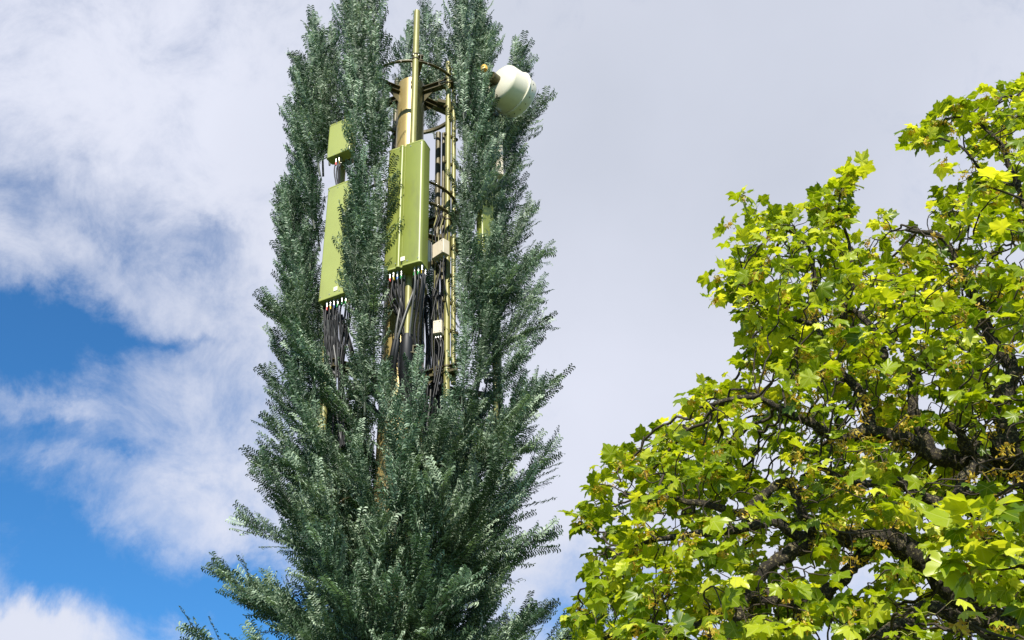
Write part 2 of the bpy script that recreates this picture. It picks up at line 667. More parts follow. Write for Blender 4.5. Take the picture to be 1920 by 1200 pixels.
# arms that reach the outer poles
for nm, zz in (('left', zA), ('left', zB), ('left', zC), ('right', zA), ('right', zB), ('right', zC)):
    a = poles[nm]
    p0 = AX + Vector((0, 0, zz + .0))
    p1 = Vector((a.x, a.y, zz))
    d = (p1 - p0).normalized()
    s = Vector((-d.y, d.x, 0))
    b = MB()
    b.box(p0 + d * ((p1 - p0).length / 2 + .2), d, s, (0, 0, 1), (p1 - p0).length / 2 - .26, .035, .035)
    b.build('bracket', MAT['steel'], mast)
# black shoe under the front pole and the small strut
b = MB()
a = poles['front']
zb = M(772, 640, .83).z
q = Vector((a.x, a.y, zb))
b.tube([q + Vector((0, 0, .10)), q, q - CV * .10 - Vector((0, 0, .35)), q - CV * .25 - Vector((0, 0, .7))], [.058, .085, .10, .06], 14)
b.build('pole_shoe', MAT['black'], mast)
b = MB()
z = M(640, 668, .42).z
a = poles['left']
q = Vector((a.x, a.y, z))
b.add([q, q + RV * .25 - CV * .05, q + RV * .02 - Vector((0, 0, .25)), q - CV * .05, q + RV * .25 - CV * .1, q + RV * .02 - CV * .05 - Vector((0, 0, .25))],
      [(0, 1, 2), (5, 4, 3), (0, 3, 4, 1), (1, 4, 5, 2), (2, 5, 3, 0)])
b.build('bracket', MAT['steel'], mast)


# ------------------------------------------------------------------ antennas
def cableset(parent, tops, mids, ends, r, m, n=8, name='cable'):
    for t, mm, e in zip(tops, mids, ends):
        b = MB()
        b.tube(smooth_path([t, t - Vector((0, 0, .08))] + list(mm) + [e], 5), r, 7)
        b.build(name, MAT[m], parent)


def panel(name, label, cat, pxy, d, wid, dep, ztopp, zbot, yaw, two_lobe, group=None, mat_='radome', n_conn=((-.7, 4), (.55, 3)), sticker=True, cables=True, ribs=True):
    """pxy: where the bottom centre of the front face is seen"""
    base = M(pxy[0], pxy[1], d)
    base.z = zbot
    root = empty(name, base, label, cat, group)
    # face normal: towards viewer, turned yaw degrees to the left
    nrm = (CV * math.cos(R(yaw)) - RV * math.sin(R(yaw))).normalized()
    side = Vector((-nrm.y, nrm.x, 0))
    if side.dot(RV) < 0:
        side = -side
    h = ztopp - zbot
    hw = wid / 2
    # cross-section of the radome, x along side, y along -normal
    if two_lobe:
        pts = []
        r = .05
        def arc(cx, cy, a0, a1, rr, n=5):
            for i in range(n + 1):
                a = R(a0 + (a1 - a0) * i / n)
                pts.append((cx + rr * math.cos(a), cy + rr * math.sin(a)))
        # y positive = front
        arc(hw - r, -dep + r + .0, -90, 0, r)
        arc(hw - r, -r, 0, 90, r)
        pts.append((.030, 0))
        pts.append((.012, -.006))
        pts.append((.004, -.030))
        pts.append((-.022, -.032))
        pts.append((-.028, -.012))
        pts.append((-.036, .000))
        pts.append((-.050, .007))
        pts.append((-.068, .007))
        pts.append((-.084, -.002))
        pts.append((-.096, -.018))
        arc(-hw + r, -r - .02, 90, 180, r)
        arc(-hw + r, -dep + r, 180, 270, r)
    else:
        pts = []
        r = min(.035, dep * .4)
        for (sx, sy, a0) in ((1, 0, 0), (-1, 0, 90), (-1, -1, 180), (1, -1, 270)):
            cx = sx * (hw - r)
            cy = -r if sy == 0 else -dep + r
            for i in range(5):
                a = R(a0 + 90 * i / 4)
                pts.append((cx + r * math.cos(a), cy + r * math.sin(a)))
    b = MB()
    b.prism(base + Vector((0, 0, .025)), side, nrm, (0, 0, 1), pts, h - .05, smooth=False)
    hs = b.build('housing', MAT[mat_], root)
    if two_lobe or True:
        for p in hs.data.polygons:
            p.use_smooth = len(p.vertices) == 4
        try:
            hs.data.set_sharp_from_angle(angle=R(38))
        except Exception:
            pass
    cap = [(x * .99, -dep / 2 + (y + dep / 2) * .98) for x, y in pts]
    for nm, z0 in (('end_cap', 0), ('end_cap', h - .026)):
        b = MB()
        b.prism(base + Vector((0, 0, z0)), side, nrm, (0, 0, 1), [(x * 1.012, y * 1.0 + (.004 if y > -dep / 2 else -.004)) for x, y in pts], .026, inset=.006)
        b.build(nm, MAT['radome_edge' if 'radome' in mat_ else mat_], root)
    b = MB()
    for t in (.03, .97):
        for u in (-.85, -.3, .3, .85):
            q = base + side * (u * hw) - nrm * .012 + Vector((0, 0, h * t))
            b.tube([q, q + nrm * .018], .009, 8)
    b.build('screws', MAT['zinc'], root)
    # back channel and mounting brackets
    b = MB()
    b.box(base - nrm * (dep + .018) + Vector((0, 0, h / 2)), side, nrm, (0, 0, 1), hw * .45, .016, h * .47)
    for t in (.14, .86):
        b.box(base - nrm * (dep + .10) + Vector((0, 0, h * t)), side, nrm, (0, 0, 1), .06, .07, .04)
    b.build('mounting_bracket', MAT['steel'], root)
    if sticker:
        b = MB()
        b.box(base + side * .02 + nrm * .006 + Vector((0, 0, .12)), side, nrm, (0, 0, 1), .032, .002, .035)
        b.build('sticker', MAT['paper'], root)
    cols = ['red', 'yellow', 'blue', 'green', 'green', 'yellow', 'blue']
    random.seed(int(pxy[0]))
    k = 0
    if cables:
        for (u, n) in n_conn:
            for i in range(n):
                for row in (0, 1):
                    x = (u * hw) + i * .058
                    y = -dep * (.3 + .4 * row) + random.uniform(-.01, .01)
                    p = base + side * x + nrm * y
                    b = MB()
                    b.tube([p, p - Vector((0, 0, .10))], .014, 10, 0)
                    b.tube([p - Vector((0, 0, .03)), p - Vector((0, 0, .055))], .02, 6, 0)
                    co = b.build('connector', MAT['zinc'], root)
                    b = MB()
                    q = p - Vector((0, 0, .105))
                    b.tube([q, q - Vector((0, 0, .05))], .0150, 8)
                    if row == 0:
                        b.build('colour_band', MAT[cols[(k + i) % 7]], co)
                    # jumper cable: drops, swings in to the pole and on down
                    b = MB()
                    sw = random.uniform(.0, .12)
                    gx = base + side * (x * .35 + random.uniform(-.04, .04)) + nrm * (-dep * .7 - random.uniform(.0, .16))
                    pth = [p - Vector((0, 0, .08)), p - Vector((0, 0, .30)) + side * random.uniform(-.02, .02),
                           p * .4 + gx * .6 - Vector((0, 0, .62 + sw)), gx - Vector((0, 0, .95 + sw)),
                           gx - nrm * .12 + side * random.uniform(-.08, .08) - Vector((0, 0, 1.45 + sw)), gx - nrm * .2 + side * random.uniform(-.1, .1) - Vector((0, 0, 2.2))]
                    b.tube(smooth_path(pth, 5), random.choice([.010, .012, .014]), 7)
                    b.build('cable', MAT['grey' if random.random() < .12 else 'black'], root)
            k += 3
    return root, base, side, nrm, h


AG = 'panel antennas bolted round the mast head'
zf0, zf1 = M(752, 508, .95).z, M(752, 280, .95).z
front = panel('panel_antenna', 'long two-lobed olive panel antenna in front of the bare mast trunk', 'antenna', (752, 509), 1.06, .60, .26, zf1, zf0, 27, True, AG)
zl0, zl1 = M(624, 545, .75).z, M(622, 330, .75).z
left = panel('panel_antenna', 'flat olive panel antenna half covered by branches, below the short square one', 'antenna', (627, 547), .62, .56, .22, zl1, zl0, 33, False, AG, mat_='radome_sheen',
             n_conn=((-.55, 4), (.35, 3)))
zu0, zu1 = M(628, 290, .6).z, M(628, 228, .6).z
upl = panel('box_antenna', 'short square olive antenna box above the flat panel antenna', 'antenna', (633, 292), .62, .44, .17, zu1, zu0, 33, False, None, mat_='radome_sheen',
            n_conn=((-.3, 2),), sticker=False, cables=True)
zr0, zr1 = M(920, 575, .48).z, M(920, 350, .48).z
right = panel('panel_antenna', 'narrow olive panel antenna seen edge-on behind the branches below the white dish', 'antenna', (920, 575), .48, .30, .14, zr1, zr0, -48, False, AG,
              n_conn=((-.5, 3),))
zq0, zq1 = M(936, 325, .5).z, M(936, 255, .5).z
upr = panel('box_antenna', 'small cream and olive box antenna just under the white dish', 'antenna', (936, 325), .50, .18, .14, zq1, zq0, -20, False, None,
            mat_='cream', n_conn=((-.3, 2),), sticker=False, cables=False)


# ------------------------------------------------------------------ drum dish
dc = M(948, 164, .60)
dax = (RV * .76 - CV * .65 + Vector((0, 0, -.02))).normalized()
dish = empty('drum_antenna', dc, 'white round drum-shaped microwave dish pointing right near the mast top', 'dish antenna')
b = MB()
RD = .375
b.lathe(dc, dax, [(-.21, .06), (-.205, .20), (-.15, .31), (-.125, RD - .03), (-.10, RD - .02), (.165, RD)], 56)
b.build('reflector', MAT['white'], dish)
b = MB()
b.lathe(dc, dax, [(.165, RD), (.165, RD + .02), (.175, RD + .026), (.19, RD + .02), (.19, RD)], 56)
b.build('rim', MAT['white'], dish)
b = MB()
b.lathe(dc, dax, [(.19, RD - .004), (.35, RD - .012), (.375, RD - .03), (.385, RD - .06)], 56)
sh = b.build('shroud', MAT['white'], dish)
b = MB()
nx = dax.cross(Vector((0, 0, 1))).normalized()
ny = dax.cross(nx)
for i in range(18):
    a = 2 * math.pi * i / 18
    p = dc + dax * .27 + (nx * math.cos(a) + ny * math.sin(a)) * (RD - .006)
    dd = (nx * math.cos(a) + ny * math.sin(a))
    b.tube([p, p + dd * .010], .008, 6)
b.build('bolt', MAT['steel'], sh)
b = MB()
b.lathe(dc, dax, [(.385, RD - .06), (.395, .2), (.40, .001)], 56)
b.build('radome', MAT['white'], dish)
b = MB()
hub = dc - dax * .20
b.tube([hub, hub - dax * .14], .09, 18)
mp = Vector((poles['right2'].x, poles['right2'].y, hub.z))
b.tube([hub - dax * .1, mp], .035, 10)
b.box(mp, RV, CV, (0, 0, 1), .07, .07, .12, bev=.015)
b.build('mount', MAT['steel'], dish)
b = MB()
am = M(908, 128, .75)
b.tube([am - Vector((0, 0, .05)), am + Vector((0, 0, .01)), am + Vector((0, 0, .06))], [.055, .06, .035], 14)
b.build('cap', MAT['amber'], dish)


# ------------------------------------------------------------------ junction boxes
def jbox(px, py, d, w_, dp, h_, yaw, label, m='cream'):
    c = M(px, py, d)
    root = empty('junction_box', c, label, 'junction box', 'boxes fixed beside the ladder pole')
    n = (CV * math.cos(R(yaw)) - RV * math.sin(R(yaw))).normalized()
    s = Vector((-n.y, n.x, 0))
    if s.dot(RV) < 0:
        s = -s
    b = MB()
    b.box(c, s, n, (0, 0, 1), w_ / 2, dp / 2, h_ / 2, bev=.008)
    b.build('case', MAT[m], root)
    b = MB()
    b.box(c + n * (dp / 2 + .006), s, n, (0, 0, 1), w_ / 2 - .006, .005, h_ / 2 - .006)
    for sx in (-1, 1):
        for sz in (-1, 1):
            q = c + n * (dp / 2 + .011) + s * (sx * (w_ / 2 - .03)) + Vector((0, 0, sz * (h_ / 2 - .03)))
            b.tube([q, q + n * .005], .008, 8, 1)
    b.build('lid', [MAT[m], MAT['zinc']], root)
    for i in range(3):
        b = MB()
        q = c + s * ((i - 1) * w_ * .28) - Vector((0, 0, h_ / 2))
        b.tube([q, q - Vector((0, 0, .05))], .016, 8)
        g_ = b.build('gland', MAT['zinc'], root)
        b = MB()
        e = q + RV * random.uniform(-.1, .1) - Vector((0, 0, random.uniform(.6, 1.1)))
        b.tube(smooth_path([q - Vector((0, 0, .04)), q - Vector((0, 0, .25)) + RV * random.uniform(-.05, .05), e], 5), .011, 6)
        b.build('cable', MAT['black'], root)
    return root


jbox(826, 470, .55, .26, .12, .26, 50, 'cream metal junction box beside the ladder pole, level with the panel bottoms')
jbox(822, 616, .45, .13, .09, .22, 20, 'small grey-cream junction box lower down beside the ladder pole', 'cream')
# remote radio boxes behind the front panel
c = M(800, 478, .55)
rr = empty('radio_unit', c, 'pale grey radio unit tucked behind the lower right edge of the front panel', 'radio unit')
b = MB()
b.box(c, RV, CV, (0, 0, 1), .05, .10, .20, bev=.01)
rc = b.build('case', MAT['cream'], rr)
b = MB()
for i in range(7):
    b.box(c + RV * .058 + CV * (-.08 + i * .027), RV, CV, (0, 0, 1), .010, .004, .17)
b.build('cooling_fins', MAT['grey'], rr)

# ------------------------------------------------------------------ feeder cables on the mast
random.seed(5)
nC = 0


def feeder(pts, r, m='black', name='cable'):
    b = MB()
    b.tube(smooth_path([M(*p) for p in pts], 6), r, 8)
    b.build(name, MAT[m], mast)


# thick pair leaving the front panel towards lower left
feeder([(790, 500, .8), (782, 530, .85), (770, 560, .9), (756, 600, .9), (744, 640, .85), (737, 680, .7), (728, 740, .5)], .017, 'grey')
feeder([(752, 540, .8), (750, 575, .85), (744, 610, .85), (740, 645, .8), (732, 690, .7), (724, 740, .5)], .017, 'grey')
feeder([(741, 638, .87), (736, 664, .83), (730, 705, .7)], .036)
feeder([(746, 638, .87), (742, 664, .83), (737, 705, .7)], .032)
for i in range(9):
    x = 727 + i * 7 + random.uniform(-2, 2)
    yb = random.uniform(560, 602)
    feeder([(x, 522, .8), (x + random.uniform(-2, 2), (522 + yb) / 2, .85), ((x + 760) / 2, yb, .8), (x * .3 + 762 * .7, yb - 25, .6), (758 + random.uniform(-14, 8), yb + 60, .45), (752, 740, .4)], random.choice([.010, .013]), 'black')
# loops and runs between trunk and ladder
for i in range(13):
    x = 797 + i * 2.6 + random.uniform(-2, 2)
    y0 = random.uniform(540, 585)
    dd = random.uniform(-.1, .4)
    feeder([(x + random.uniform(4, 14), y0 + 50, dd), (x + random.uniform(4, 10), y0 + 8, dd), (x, y0, dd), (x - 3, y0 + 20, dd), (x - 2 + random.uniform(-3, 3), 650, dd), (x + random.uniform(-4, 4), 735, dd), (790 + i, 860, 0)], random.choice([.010, .012, .015]), 'black' if i % 4 else 'grey')
for i in range(8):
    x = 812 + i * 3.2
    feeder([(x, 395 + 6 * (i % 3), .3), (x + 4, 385, .35), (x + 7, 405, .35), (x + random.uniform(-5, 5), 440, .4), (x + random.uniform(-6, 6), 500, .4), (x + random.uniform(-8, 4), 560, .3), (x + random.uniform(-8, 4), 700, .25)], .009, random.choice(['grey', 'black', 'pipe']))
for i in range(5):
    feeder([(822 - i, 700, .3), (829, 712 + 4 * i, .3), (822, 735, .2), (812, 725 - 3 * i, .1), (816, 700, .1)], .009, 'black')
# bundle under the left panel
for i in range(7):
    x = 612 + i * 3
    feeder([(x, 600, .5), (x + 1, 650, .42), (x + 6, 690, .4), (640 + i * 2, 712, .4), (662 + i * 2, 735, .35), (690, 752 + i * 2, .2), (725, 790, .1)], .013, 'grey' if i in (1, 5) else 'black')
for i in range(4):
    feeder([(632 + 3 * i, 590, .5), (640 + 3 * i, 615, .5), (654 + 2 * i, 650, .45), (662 + 2 * i, 690, .3), (668, 760, .2), (690, 860, .05)], .012, 'grey' if i < 2 else 'black')
for i in range(3):
    feeder([(640, 760 + i * 5, .35), (648 + i * 4, 790, .3), (662 + i * 4, 815, .25), (684, 850, .1)], .012, 'black')
for i in range(11):
    x = 605 + i * 2.6 + random.uniform(-2, 2)
    feeder([(x, 575, random.uniform(.3, .5)), (x + random.uniform(-5, 5), 635, .45), (x + random.uniform(-7, 7), 700, .3)], .012, 'black')
# steel tape round the trunk
for py in (650, 600):
    b = MB()
    z = zat(py)
    b.tube([AX + Vector((0, 0, z)), AX + Vector((0, 0, z + .03))], .312, 30)
    b.build('strap', MAT['steel'], mast)


# ------------------------------------------------------------------ artificial branches
def branch_proto(Lb, wid, seed, forks=()):
    rg = np.random.default_rng(seed)
    up2 = np.array([0, 0, 1.])
    B, D, Nn, LL, TT, AXS = [], [], [], [], [], []
    stem = MB()

    def brush(origin, axis, length, wd, r0):
        """one stem with feathery side twigs all round it"""
        axis = axis / np.linalg.norm(axis)
        e1 = np.cross(axis, [.3, .9, .1])
        e1 /= np.linalg.norm(e1)
        e2 = np.cross(axis, e1)
        bend = rg.uniform(-.07, .07, 2)

        def sp(t):
            return origin + axis * length * t + (e1 * bend[0] + e2 * bend[1]) * length * t * t

        stem.tube([Vector(sp(t)) for t in np.linspace(0, 1.0, 8)], [r0 * (1 - .75 * t) for t in np.linspace(0, 1, 8)], 6)
        t = .08
        ang = rg.uniform(0, 6.28)
        while t < 1.0:
            prof = min(1, .75 + 1.2 * t) * (1 - .5 * max(0, (t - .6) / .4) ** 1.4)
            tl = wd * prof * rg.uniform(.55, 1.2)
            ang += 2.4 + rg.uniform(-.5, .5)
            a = R(rg.uniform(26, 50) - 12 * t)
            rad = e1 * math.cos(ang) + e2 * math.sin(ang)
            d = rad * math.sin(a) + axis * math.cos(a)
            ns = max(4, int(tl / .06))
            pts = []
            p = sp(t).copy()
            dd = d.copy()
            for i in range(ns + 1):
                pts.append(p.copy())
                dd = dd + axis * .04 + up2 * .02 + rg.normal(0, .03, 3)
                dd /= np.linalg.norm(dd)
                p = p + dd * tl / ns
            stem.tube([Vector(q) for q in pts], [.0045 * (1 - .6 * i / ns) for i in range(ns + 1)], 3, caps=False)
            tdir = (pts[-1] - pts[0]) / max(1e-6, np.linalg.norm(pts[-1] - pts[0]))
            s0 = np.cross(tdir, rad)
            s0 /= np.linalg.norm(s0)
            nr = np.cross(s0, tdir)
            roll = rg.uniform(-.45, .45)
            s1 = s0 * math.cos(roll) + nr * math.sin(roll)
            n1 = np.cross(s1, tdir)
            m = max(5, int(tl / .029))
            tb = rg.uniform(.05, .95)
            for i in range(1, m + 1):
                u = i / m
                f = u * ns
                j = min(int(f), ns - 1)
                q = pts[j] + (pts[j + 1] - pts[j]) * (f - j)
                for sgn in (-1, 1):
                    ld = tdir * rg.uniform(.40, .70) + s1 * sgn * .85 + n1 * rg.uniform(-.15, .30)
                    ld /= np.linalg.norm(ld)
                    B.append(q)
                    D.append(ld)
                    Nn.append(n1 + rg.normal(0, .24, 3))
                    LL.append(rg.uniform(.095, .140) * (1 - .22 * u))
                    TT.append(tb + rg.uniform(-.18, .18))
                    AXS.append(tdir)
            t += .040 / length * rg.uniform(.7, 1.3)

    brush(np.zeros(3), up2.copy(), Lb, wid, .017)
    az = rg.uniform(0, 6.28)
    for (t0, k) in forks:
        az += 2.1 + rg.uniform(-.4, .4)
        a = R(rg.uniform(20, 30))
        brush(up2 * Lb * t0, np.array([math.cos(az) * math.sin(a), math.sin(az) * math.sin(a), math.cos(a)]), Lb * k, wid * .8, .010)
    B, D, Nn, LL, TT, AXS = map(np.array, (B, D, Nn, LL, TT, AXS))
    W = np.cross(D, Nn)
    W /= np.linalg.norm(W, axis=1)[:, None]
    # crescent: each leaflet sweeps out and curls back towards the butt of its twig
    bendv = -AXS * .95 - up2[None, :] * .45
    ll = LL[:, None]
    ww = .0098
    p0 = B
    p1 = B + D * ll * .36 - bendv * ll * .05
    p2 = B + D * ll * .70 + bendv * ll * .08
    p3 = B + D * ll * .88 + bendv * ll * .42
    V = np.stack([p0 - W * ww * .35, p0 + W * ww * .35, p1 - W * ww, p1 + W * ww, p2 - W * ww * .9, p2 + W * ww * .9, p3], 1)
    n = len(B)
    base = (np.arange(n) * 7)[:, None]
    q1 = base + np.array([[0, 1, 3, 2]])
    q2 = base + np.array([[2, 3, 5, 4]])
    t1 = base + np.array([[4, 5, 6]])
    quads = np.concatenate([q1, q2])
    tint = np.repeat(np.clip(TT, 0, 1), 7)
    me = np_mesh('branch', V.reshape(-1, 3), [quads, t1], [MAT['needle']], smooth=True, attrs={'tint': tint})
    sme = bpy.data.meshes.new('stem')
    sme.from_pydata(stem.v, [], stem.f)
    sme.materials.append(MAT['stem'])
    sme.polygons.foreach_set('use_smooth', stem.sm)
    return me, sme, Lb


F2 = ((.18, .55), (.42, .45))
narrow = [branch_proto(1.3, .46, 1), branch_proto(1.6, .50, 2), branch_proto(2.0, .54, 3), branch_proto(2.4, .56, 4), branch_proto(1.8, .50, 8, ((.3, .45),))]
wide = [branch_proto(1.8, .54, 11, F2), branch_proto(2.2, .58, 12, F2), branch_proto(2.6, .62, 13, F2), branch_proto(2.9, .64, 14, F2)]
print('leaflets', [len(q[0].vertices) // 7 for q in narrow + wide])
nbr = 0


def place_branch(p0, p1, rs, protos):
    global nbr
    v = p1 - p0
    Lr = v.length
    c = sorted(protos, key=lambda q: abs(q[2] - Lr) + rs.uniform(0, .35))[0]
    s = Lr / c[2]
    o = bpy.data.objects.new('branch', c[0])
    q = v.to_track_quat('Z', 'Y').to_matrix() @ Matrix.Rotation(rs.uniform(0, 6.28), 3, 'Z')
    k = max(.9, min(1.12, s))
    sc = Matrix.Diagonal(Vector((k, k, s)))
    o.matrix_local = Matrix.Translation(p0 - AX) @ (q @ sc).to_4x4()
    link(o, mast)
    st = bpy.data.objects.new('stem', c[1])
    link(st, o)
    nbr += 1


UPPER = [
    # front-left column
    (702, 690, 694, 470, .95, 1.05), (680, 660, 660, 470, .8, .95), (698, 520, 672, 310, 1.0, 1.1), (705, 480, 722, 330, 1.0, 1.1),
    (692, 360, 664, 150, 1.0, 1.1), (703, 350, 706, 120, 1.0, 1.05), (690, 240, 668, -10, .95, 1.05), (702, 190, 706, -50, .9, 1.0), (684, 150, 676, -70, .85, 1.0),
    (716, 300, 716, 170, .9, .95),
    # left column
    (606, 330, 600, 40, .0, .0), (600, 270, 556, 100, -.1, .1), (590, 350, 545, 215, .0, .1), (600, 240, 612, 60, -.4, -.4),
    (585, 520, 548, 310, .0, .0), (575, 600, 540, 420, .1, .1), (570, 640, 560, 440, .3, .3), (570, 700, 535, 540, .1, .1), (580, 690, 550, 560, .5, .5),
    (600, 820, 522, 620, .3, .3), (590, 860, 508, 700, .1, .1), (620, 880, 540, 700, .6, .7), (600, 470, 580, 330, -.3, -.3), (640, 260, 622, 110, -.3, -.3),
    # behind
    (760, 215, 758, 55, -1.0, -1.0), (790, 200, 800, 30, -1.1, -1.1), (815, 215, 826, 60, -1.0, -1.0), (745, 560, 744, 420, -1.3, -1.3),
    (815, 260, 800, 150, -1.3, -1.3), (800, 470, 812, 370, -1.4, -1.4), (810, 640, 808, 500, -1.4, -1.4),
    # front-right column
    (872, 300, 862, 10, .75, .85), (868, 190, 868, -60, .7, .8), (880, 260, 915, 55, .5, .5), (872, 480, 866, 260, .75, .8), (884, 430, 905, 240, .7, .8),
    (870, 640, 866, 430, .8, .85), (885, 640, 900, 450, .7, .8), (866, 760, 872, 600, .8, .9), (890, 560, 935, 420, .7, .7), (878, 220, 880, 60, .2, .2),
    (895, 290, 915, 180, .6, .7),
    (748, 930, 712, 690, 1.0, 1.15), (772, 960, 784, 690, .9, 1.15), (800, 930, 838, 750, .9, 1.1), (740, 1000, 748, 780, 1.1, 1.3), (668, 600, 662, 400, .95, 1.05), (668, 500, 672, 320, 1.0, 1.1), (684, 780, 682, 580, .9, 1.05), (900, 420, 922, 235, .5, .55),
    (890, 280, 903, 140, .85, .9),
    (618, 310, 612, 120, .2, .2), (600, 330, 568, 140, .3, .35), (575, 350, 548, 150, .0, .0), (585, 260, 590, 80, .1, .1), (660, 250, 652, 20, .7, .75),
    (892, 200, 900, -20, .3, .3), (895, 270, 922, 60, -.1, -.1), (905, 380, 960, 190, -.4, -.4), (925, 250, 985, 130, -.7, -.7), (590, 430, 560, 250, .1, .1), (598, 620, 572, 430, -.25, -.25), (592, 740, 562, 570, -.1, -.1), (606, 720, 592, 560, -.4, -.4), (560, 620, 532, 470, .1, .1), (548, 480, 536, 360, .2, .2), (560, 520, 530, 350, -.1, -.1),
    # right side, leaning out
    (895, 330, 965, 95, -0.5, -0.5), (915, 330, 1008, 190, -0.3, -0.3), (920, 300, 985, 215, -0.6, -0.6), (905, 420, 980, 285, -0.1, 0), (925, 450, 968, 350, -0.4, -0.4),
    (905, 560, 996, 400, 0, 0.1), (900, 500, 933, 350, 0.2, 0.2), (900, 640, 998, 490, 0.1, 0.2), (895, 720, 998, 560, 0.2, 0.3), (890, 790, 996, 640, 0.2, 0.3),
    (900, 880, 1003, 720, 0.1, 0.2), (895, 640, 928, 500, 0.5, 0.5), (885, 740, 928, 590, 0.7, 0.8),
]
rs = random.Random(11)
for (x0, y0, x1, y1, da, db) in UPPER:
    place_branch(M(x0, y0, da), M(x1, y1, db), rs, wide if (y0 > 540 and ((x0 < 585 and y0 > 650) or x0 > 893)) else narrow)
# the lower whorls, growing out of the trunk
az = 17.0
nlow = 100 - nbr
i = 0
k = 0
while i < nlow and k < 400:
    k += 1
    f = i / (nlow - 1)
    a0_ = (az + 137.5 + 180) % 360 - 180
    z0 = 4.3 + (8.5 - 4.3) * f ** .95
    tilt = 60 - 27 * f + rs.uniform(-3, 3)
    Lr = 2.42 - .18 * f + rs.uniform(-.12, .12) + (.42 if a0_ > 0 else .05)
    az += 137.5
    a = (az + rs.uniform(-10, 10) + 180) % 360 - 180
    if abs(a) < 62 and z0 > 6.6:
        z0 -= 1.4
        tilt += 6
        Lr -= .35
    if abs(a) > 130 and f > .6 and k % 3:
        continue
    p0 = ML(a, .30, z0)
    p1 = ML(a, .30 + Lr * math.sin(R(tilt)), z0 + Lr * math.cos(R(tilt)))
    place_branch(p0, p1, rs, wide)
    i += 1
print('branches', nbr)
# short inner sprays close to the trunk, past the hundred that show largest
inner_v, inner_f4, inner_f3, inner_t = [], [], [], []
pm = wide[0][0]
cv_ = np.empty(len(pm.vertices) * 3, np.float32)
pm.vertices.foreach_get('co', cv_)
cv_ = cv_.reshape(-1, 3)
tt_ = np.empty(len(pm.vertices), np.float32)
pm.attributes['tint'].data.foreach_get('value', tt_)
nq = len(cv_) // 7
bs_ = (np.arange(nq) * 7)[:, None]
off = 0
for j in range(44):
    a = j * 137.5
    z0 = 4.2 + 4.4 * (j / 43)
    if abs((a + 180) % 360 - 180) < 55 and z0 > 7.4:
        continue
    tl_ = R(40 - 8 * j / 43 + rs.uniform(-8, 8))
    v = ML(a, .3 + math.sin(tl_), 0) - ML(a, .3, 0) + Vector((0, 0, math.cos(tl_)))
    q = np.array((v.to_track_quat('Z', 'Y').to_matrix() @ Matrix.Rotation(rs.uniform(0, 6), 3, 'Z')))
    inner_v.append(cv_ @ q.T + np.array(tuple(ML(a, .28, z0) - AX)))
    inner_f4 += [bs_ + off + np.array([[0, 1, 3, 2]]), bs_ + off + np.array([[2, 3, 5, 4]])]
    inner_f3.append(bs_ + off + np.array([[4, 5, 6]]))
    inner_t.append(tt_)
    off += len(cv_)
ime = np_mesh('inner_foliage', np.concatenate(inner_v), [np.concatenate(inner_f4), np.concatenate(inner_f3)], [MAT['needle']], attrs={'tint': np.concatenate(inner_t)})
io_ = link(bpy.data.objects.new('inner_foliage', ime), mast)
io_['kind'] = 'stuff'



# ================================================================== THE SYCAMORE
OUT = [(880, 1330), (1015, 1205), (1065, 1130), (1090, 1060), (1070, 980), (1085, 905), (1115, 855), (1170, 815), (1240, 775), (1295, 735), (1330, 705),
       (1370, 672), (1388, 620), (1352, 560), (1335, 520), (1350, 480), (1378, 455), (1370, 400), (1400, 368), (1450, 372), (1500, 355), (1550, 350),
       (1562, 315), (1600, 305), (1622, 335), (1606, 372), (1650, 395), (1700, 402), (1738, 392), (1745, 345), (1790, 325), (1815, 300), (1775, 262),
       (1740, 300), (1712, 290), (1700, 255), (1715, 228), (1752, 205), (1800, 182), (1850, 160), (1900, 140), (1980, 90), (2120, 60), (2350, 120), (2560, 420),
       (2650, 900), (2560, 1300), (2200, 1500), (1500, 1520), (1000, 1480)]
OA = np.array(OUT, float)


def inside(x, y):
    c = False
    n = len(OUT)
    j = n - 1
    for i in range(n):
        xi, yi = OUT[i]
        xj, yj = OUT[j]
        if (yi > y) != (yj > y) and x < (xj - xi) * (y - yi) / (yj - yi) + xi:
            c = not c
        j = i
    return c


def bdist(x, y):
    p = np.array([x, y])
    a = OA
    b = np.roll(OA, -1, 0)
    ab = b - a
    t = np.clip(((p - a) * ab).sum(1) / (ab * ab).sum(1), 0, 1)
    return np.sqrt((((a + ab * t[:, None]) - p) ** 2).sum(1)).min()


rs = random.Random(3)
att = []
tries = 0
YC = 9.75
while len(att) < 7600 and tries < 130000:
    tries += 1
    x, y = rs.uniform(900, 2640), rs.uniform(60, 1510)
    off = x > 1990 or y > 1260
    if off and rs.random() < .62:
        continue
    if not inside(x, y):
        continue
    bd = bdist(x, y)
    if bd < 12:
        continue
    th = min(1.9, .25 + bd / 90)
    Y = YC + rs.uniform(-th, th)
    p = P(x, y, Y)
    if noise.noise(p * 1.15 + Vector((3.3, 1, 8))) < -.22:
        continue
    # the thin places where the sky shows
    if any(((x - gx) / gw) ** 2 + ((y - gy_) / gh) ** 2 < 1 for gx, gy_, gw, gh in
           ((1548, 548, 24, 28), (1450, 862, 30, 18), (1590, 1085, 55, 28), (1745, 1095, 40, 26), (1440, 1000, 18, 14), (1790, 340, 36, 20), (1730, 855, 26, 20),
            (1570, 1180, 60, 22), (1218, 1030, 26, 16), (1750, 755, 20, 16))):
        continue
    att.append(p)
print('attractors', len(att))

